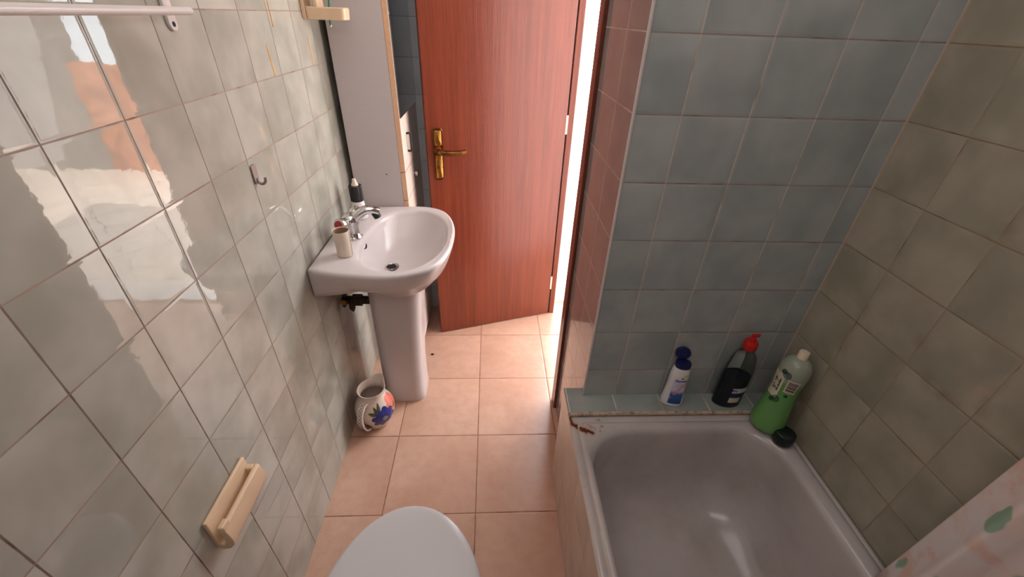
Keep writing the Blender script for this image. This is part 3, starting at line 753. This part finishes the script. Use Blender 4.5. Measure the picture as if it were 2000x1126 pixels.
def lgrid(x0, x1, z0, z1, off, nx=10, nz=14, shear=0, rnd=0):
    mb = MB(); vs = []; fs = []
    for j in range(nz+1):
        z = z0+(z1-z0)*j/nz; sh = 0
        ex = 1.0
        if rnd:
            tz = min(j, nz-j)/nz; ex = min(1, .55+tz*rnd)
        for i in range(nx+1):
            xm = (x0+x1)/2; x = xm+((x0+(x1-x0)*i/nx)-xm)*ex; vs.append(lsurf(x, z, off))
    for j in range(nz):
        for i in range(nx): a = j*(nx+1)+i; fs.append((a, a+1, a+nx+2, a+nx+1))
    return mb.add(vs, fs)
lgrid(-.0150, .0255, .014, .118, .0006).build('label', M['lotion_label'], lb, flip=False)
lgrid(.009, .024, .129, .136, .0008, 6, 4, rnd=2).build('sticker', M['yellow'], lb, flip=False)
lgrid(.003, .012, .1205, .126, .0010, 6, 6, rnd=2).build('emblem', M['grey_ink'], lb, flip=False)
text_mesh('Sunner', .0128, 'brand_lettering', M['navy_ink'], lb, lambda x, y: lsurf(x*.95+.0055, y+.112+.08*x, .0011), .0004, .15)
text_mesh('soft skin', .0052, 'small_lettering', M['grey_ink'], lb, lambda x, y: lsurf(x+.0055, y+.100, .0011))
text_mesh('daily care', .0050, 'small_lettering', M['navy_ink'], lb, lambda x, y: lsurf(x+.002, y+.0905, .0011))
cp = MB().loft([ell(.0215, .017, .156), ell(.0225, .018, .158), ell(.0228, .0182, .170), ell(.0215, .017, .1735), ell(.012, .009, .1740)]).build('cap_base', M['blue_cap'], lb, ang=50)
fl = MB(); rg = []
for tt, k in [(0, .9), (.003, 1), (.009, 1), (.011, .92)]:
    rg.append([(x*k, tt+.0, z*k) for x, z, _ in [(.0225*math.cos(2*PI*i/40), .0205*math.sin(2*PI*i/40)*(1 if math.sin(2*PI*i/40) > 0 else 1), 0) for i in range(40)]])
flo = fl.loft(rg).build('flip_lid', M['blue_cap'], lb, ang=50); flo.location = (-.004, .0135, .1935); flo.rotation_euler = (math.radians(-12), 0, 0)
MB().box((-.006, .014, .166), (.004, .0185, .178)).build('lid_hinge', M['blue_cap'], lb)
MB().lathe([(0, .1738), (.0032, .1738), (.0026, .177), (.0014, .1772), (.0012, .175)], (.002, -.002, 0), 16).build('orifice', M['blue_cap'], lb)

# clear bottle with dark liquid and red cap
db = tag(empty('detergent_bottle', (1.352, .906, LZ)), 'clear bottle of dark blue liquid with a red cap on the tiled ledge', 'bottle')
DP = [(.040, 0), (.044, .003), (.0455, .012), (.0455, .115), (.0445, .140), (.041, .168), (.034, .192), (.024, .210), (.0165, .219), (.0150, .230)]
DY = .64
dk = lambda z: DY+(1-DY)*max(0, min(1, (z-.17)/.05))
DPd = [(v.x, v.y) for v in catmull([(a, b_, 0) for a, b_ in DP], 4, False)]
def dsurf(a, z, off):
    for k in range(len(DPd)-1):
        if DPd[k][1] <= z <= DPd[k+1][1]:
            t_ = (z-DPd[k][1])/max(1e-9, DPd[k+1][1]-DPd[k][1]); r = DPd[k][0]+(DPd[k+1][0]-DPd[k][0])*t_; break
    return ((r+off)*math.cos(a), (r*dk(z)+off)*math.sin(a), z)
dl_ = lambda pr_, seg=48, n=48: [[(r_*math.cos(2*PI*i/n), r_*dk(z_)*math.sin(2*PI*i/n), z_) for i in range(n)] for r_, z_ in pr_]
MB().loft(dl_(DPd)).build('bottle_body', M['clear'], db)
lp = [(max(.002, r-.0016), z) for r, z in DPd if .0015 < z < .118]
MB().loft(dl_([(lp[0][0], .0016)]+lp+[(lp[-1][0]-.0006, .1185), (.001, .1178)])).build('liquid', M['dark_liquid'], db)
def dgrid(a0, a1, z0, z1, off, nx=14, nz=6):
    mb = MB(); vs = []; fs = []
    for j in range(nz+1):
        for i in range(nx+1): vs.append(dsurf(math.radians(a0+(a1-a0)*i/nx), z0+(z1-z0)*j/nz, off))
    for j in range(nz):
        for i in range(nx): a = j*(nx+1)+i; fs.append((a, a+1, a+nx+2, a+nx+1))
    return mb.add(vs, fs)
dgrid(-108, -38, .066, .086, .0005).build('label', M['label_white'], db, flip=False)
dgrid(-108, -56, .046, .0655, .0005).build('label_band', M['label_navy'], db, flip=False)
dgrid(-108, -64, .024, .0455, .0005).build('label_panel', M['label_cream'], db, flip=False)
text_mesh('IN', .015, 'label_lettering', M['navy_ink'], db, lambda x, y: dsurf(math.radians(-99)+x/.0455, .076+y, .0010), .0005)
dgrid(62, 118, .1225, .196, -.0012).build('back_label', M['label_white'], db, flip=False)
rc = MB().lathe([(0, .226), (.0185, .2265), (.0195, .229), (.0190, .250), (.0165, .2545), (.0085, .256), (.0075, .264), (.0068, .274), (0, .276)], seg=32).build('cap', M['red'], db)
MB().box((-.004, -.004, .270), (.016, .004, .280)).build('nozzle', M['red'], rc, bevel=.0015)

# green bottle leaning in the corner
gb = tag(empty('soap_bottle', (1.433, .812, .4795)), 'green soap bottle without its cap leaning in the corner of the bathtub', 'bottle')
gb.rotation_euler = (math.radians(-5), math.radians(5.5), 0); gb.scale = (1.06, 1.06, 1.10)
GP = [(.036, 0), (.042, .003), (.0445, .014), (.0435, .035), (.0395, .070), (.0355, .105), (.0335, .130), (.0345, .150), (.0370, .175), (.0380, .190), (.0360, .206), (.0300, .220), (.0200, .229), (.0125, .232)]
GPd = [(v.x, v.y) for v in catmull([(a, b_, 0) for a, b_ in GP], 4, False)]
MB().lathe(GPd, seg=48).build('bottle_body', M['green_soap'], gb)
def gsurf(a, z, off):
    for k in range(len(GPd)-1):
        if GPd[k][1] <= z <= GPd[k+1][1]:
            t_ = (z-GPd[k][1])/max(1e-9, GPd[k+1][1]-GPd[k][1]); r = GPd[k][0]+(GPd[k+1][0]-GPd[k][0])*t_; break
    return ((r+off)*math.cos(a), (r+off)*math.sin(a), z)
def ggrid(a0, a1, z0, z1, off, nx=12, nz=10):
    mb = MB(); vs = []; fs = []
    for j in range(nz+1):
        for i in range(nx+1): vs.append(gsurf(math.radians(a0+(a1-a0)*i/nx), z0+(z1-z0)*j/nz, off))
    for j in range(nz):
        for i in range(nx): a = j*(nx+1)+i; fs.append((a, a+1, a+nx+2, a+nx+1))
    return mb.add(vs, fs)
ggrid(-212, -152, .112, .186, .0005).build('label', M['label_cream'], gb, flip=False)
text_mesh('ELZ', .024, 'label_lettering', M['green_ink'], gb, lambda x, y: gsurf(math.radians(-174)-y/.036, .150+x, .0010), .0006)
for zc in (.110, .188):
    mb = MB()
    for k, (da, dz, r) in enumerate([(-150, 0, .008), (-165, .006 if zc > .15 else -.006, .0055)]):
        mb.tube([gsurf(math.radians(da)+r*math.cos(2*PI*i/24)/.036, zc+dz+r*math.sin(2*PI*i/24), .0006) for i in range(25)], .0013, 6)
        mb.tube([gsurf(math.radians(da)+r*.4*math.cos(2*PI*i/16)/.036, zc+dz+r*.4*math.sin(2*PI*i/16), .0006) for i in range(17)], .0013, 6)
    mb.build('scroll_print', M['green_ink'], gb)
ggrid(-138, -92, .138, .178, .0005).build('barcode_sticker', M['label_cream'], gb, flip=False)
ggrid(-133, -97, .142, .174, .0009).build('barcode', M['barcode'], gb, flip=False)
mb = MB(); mb.tube([gsurf(math.radians(-120)+.0035*math.cos(2*PI*i/20)/.034, .128+.0026*math.sin(2*PI*i/20), .0006) for i in range(21)], .0016, 6); mb.build('round_mark', M['green_ink'], gb)
MB().lathe([(0, .230), (.0125, .230), (.0128, .248), (.0115, .2525), (0, .2535)], seg=28).build('neck_plug', M['cream2'], gb)
# its loose cap
cap = MB().lathe([(.024, 0), (.027, .002), (.0285, .008), (.0290, .030), (.0275, .037), (.022, .0405), (.0, .0405)], seg=40, cap0=True).build('bottle_cap', M['dark_cap'], loc=(1.4565, .758, .4715))
tag(cap, 'round dark green bottle cap lying on the bathtub rim', 'cap')

# ------------------------------------------------------------------ shower curtain
pth = catmull([(1.456, .394, 0), (1.441, .370, 0), (1.425, .349, 0), (1.408, .331, 0), (1.412, .318, 0), (1.440, .287, 0), (1.464, .245, 0), (1.45, .205, 0), (1.405, .17, 0), (1.39, .14, 0), (1.42, .10, 0), (1.455, .06, 0), (1.44, .02, 0), (1.40, -.02, 0), (1.42, -.07, 0), (1.455, -.11, 0), (1.43, -.16, 0), (1.40, -.21, 0), (1.44, -.28, 0)], 6, False)
mb = MB(); rings = []
for k in range(25):
    z = .475+(1.99-.475)*k/24
    e = k/24
    rings.append([(v.x+.004*(1-e)*math.sin(v.y*14), v.y-(.022*e if v.y > .25 else .0)-.012*(z-.5)*(1 if v.y > .3 else 0), z) for v in pth])
n = len(pth); vs = [p_ for r in rings for p_ in r]; fs = []
for k in range(24):
    for i in range(n-1): fs.append((k*n+i, k*n+i+1, (k+1)*n+i+1, (k+1)*n+i))
mb.add(vs, fs)
cu = tag(empty('shower_curtain', (1.41, .05, 0)), 'floral peach and green shower curtain bunched against the right wall', 'shower curtain')
mb.v = [(x-1.41, y-.05, z) for x, y, z in mb.v]
fab = mb.build('curtain_fabric', M['curtain'], cu, ang=80)
so = fab.modifiers.new('thick', 'SOLIDIFY'); so.thickness = .0015
rd = tag(empty('curtain_rod', (1.40, .25, 2.02)), 'white curtain rod above the bathtub holding the floral curtain', 'curtain rod')
MB().tube([(0, YR-.25+.001, 0), (0, YB-.25-.001, 0)], .011, 14).build('rod', M['white_enamel_rail'], rd)
for i in range(8):
    y = .36-i*.085-.25
    MB().tube([(.014*math.cos(a/10*2*PI), y, -.006+.020*math.sin(a/10*2*PI)) for a in range(11)], .0018, 6).build('curtain_ring', M['white_plastic'], rd)

# ------------------------------------------------------------------ litter on the floor, terrace
cr = MB().loft([[(.007*math.cos(a*PI/4)*(1+.3*math.sin(a*2.1)), .005*math.sin(a*PI/4), z) for a in range(8)] for z in (0, .004)]+[[(.003*math.cos(a*PI/4), .002*math.sin(a*PI/4), .007) for a in range(8)]]).build('crumb', M['dark_cap'], loc=(.283, 1.662, .0004))
cr.data.materials[0] = simple('dark brown crumb', lin(50, 28, 20), .8)
tag(cr, 'small dark brown crumb of dirt on the floor tile behind the pedestal', 'crumb')
o = MB().box((3.42, 4.6, -.02), (9.0, 4.8, 2.4)).build('wall_boundary', simple('white wall toned to shade', lin(120, 114, 110), .9), smooth=False); struct(o)  # white wall toned grey as shade, put there for its reflection in the tiles
o = MB().box((2.3, 4.6, -.02), (3.415, 4.8, .98)).build('wall_garden', M['terracotta'], smooth=False); struct(o)

# ------------------------------------------------------------------ light
sc = bpy.context.scene
w = bpy.data.worlds.new('World'); sc.world = w; w.use_nodes = True
bg = w.node_tree.nodes['Background']
bg.inputs[0].default_value = (.86, .93, 1.0, 1); bg.inputs[1].default_value = 10.0
def area(name, loc, rot, sx, sy, power, col=(1, 1, 1), portal=False, spread=None):
    l = bpy.data.lights.new(name, 'AREA'); l.shape = 'RECTANGLE'; l.size = sx; l.size_y = sy; l.energy = power; l.color = col
    if portal: l.cycles.is_portal = True
    o = bpy.data.objects.new(name, l); COL.objects.link(o); o.location = loc; o.rotation_euler = rot
    return o
# sun over the roof on to the terrace
s = bpy.data.lights.new('sun', 'SUN'); s.energy = 18; s.angle = .01; s.color = (1, .94, .85)
so = bpy.data.objects.new('sun', s); COL.objects.link(so); so.rotation_euler = Vector((-.25, -.55, 1.0)).to_track_quat('Z', 'Y').to_euler()
# sky light entering through the passage
area('passage_light', (1.55, 2.14, 1.2), (-PI/2, 0, 0), 1.2, 2.3, 0, portal=True)
area('doorway_light', (1.75, 2.05, 1.45), Vector((.78, .25, .35)).to_track_quat('Z', 'Y').to_euler(), .9, 1.6, 8.5, (1, .92, .9))
# unseen fill lamp added by the rear wall; no window is built
area('rear_fill', (.60, YR+.03, 2.05), Vector((0, -1, .25)).to_track_quat('Z', 'Y').to_euler(), .9, .6, 6, (1, .94, .92))
area('ceiling_fill', (.52, .85, HC-.02), (0, 0, 0), 1.0, 1.2, 6.5, (1, .93, .91))  # fill lamp added under the ceiling for even light, no fixture there

# ------------------------------------------------------------------ camera
cam = bpy.data.cameras.new('camera'); co = bpy.data.objects.new('camera', cam); COL.objects.link(co)
cam.sensor_width = 36; cam.lens = 814.01*36/2000; cam.clip_start = .01
fw, rt, up = Vector((0.052836, 0.834830, -0.547966)), Vector((0.998595, -0.042003, 0.032295)), Vector((-0.003944, 0.548902, 0.835877))
C = (0.58355, 0.00000, 1.50970)
co.matrix_world = Matrix(((rt.x, up.x, -fw.x, C[0]), (rt.y, up.y, -fw.y, C[1]), (rt.z, up.z, -fw.z, C[2]), (0, 0, 0, 1)))
sc.camera = co
sc.view_settings.view_transform = 'Standard'
sc.view_settings.look = 'None'
sc.view_settings.exposure = 0.0
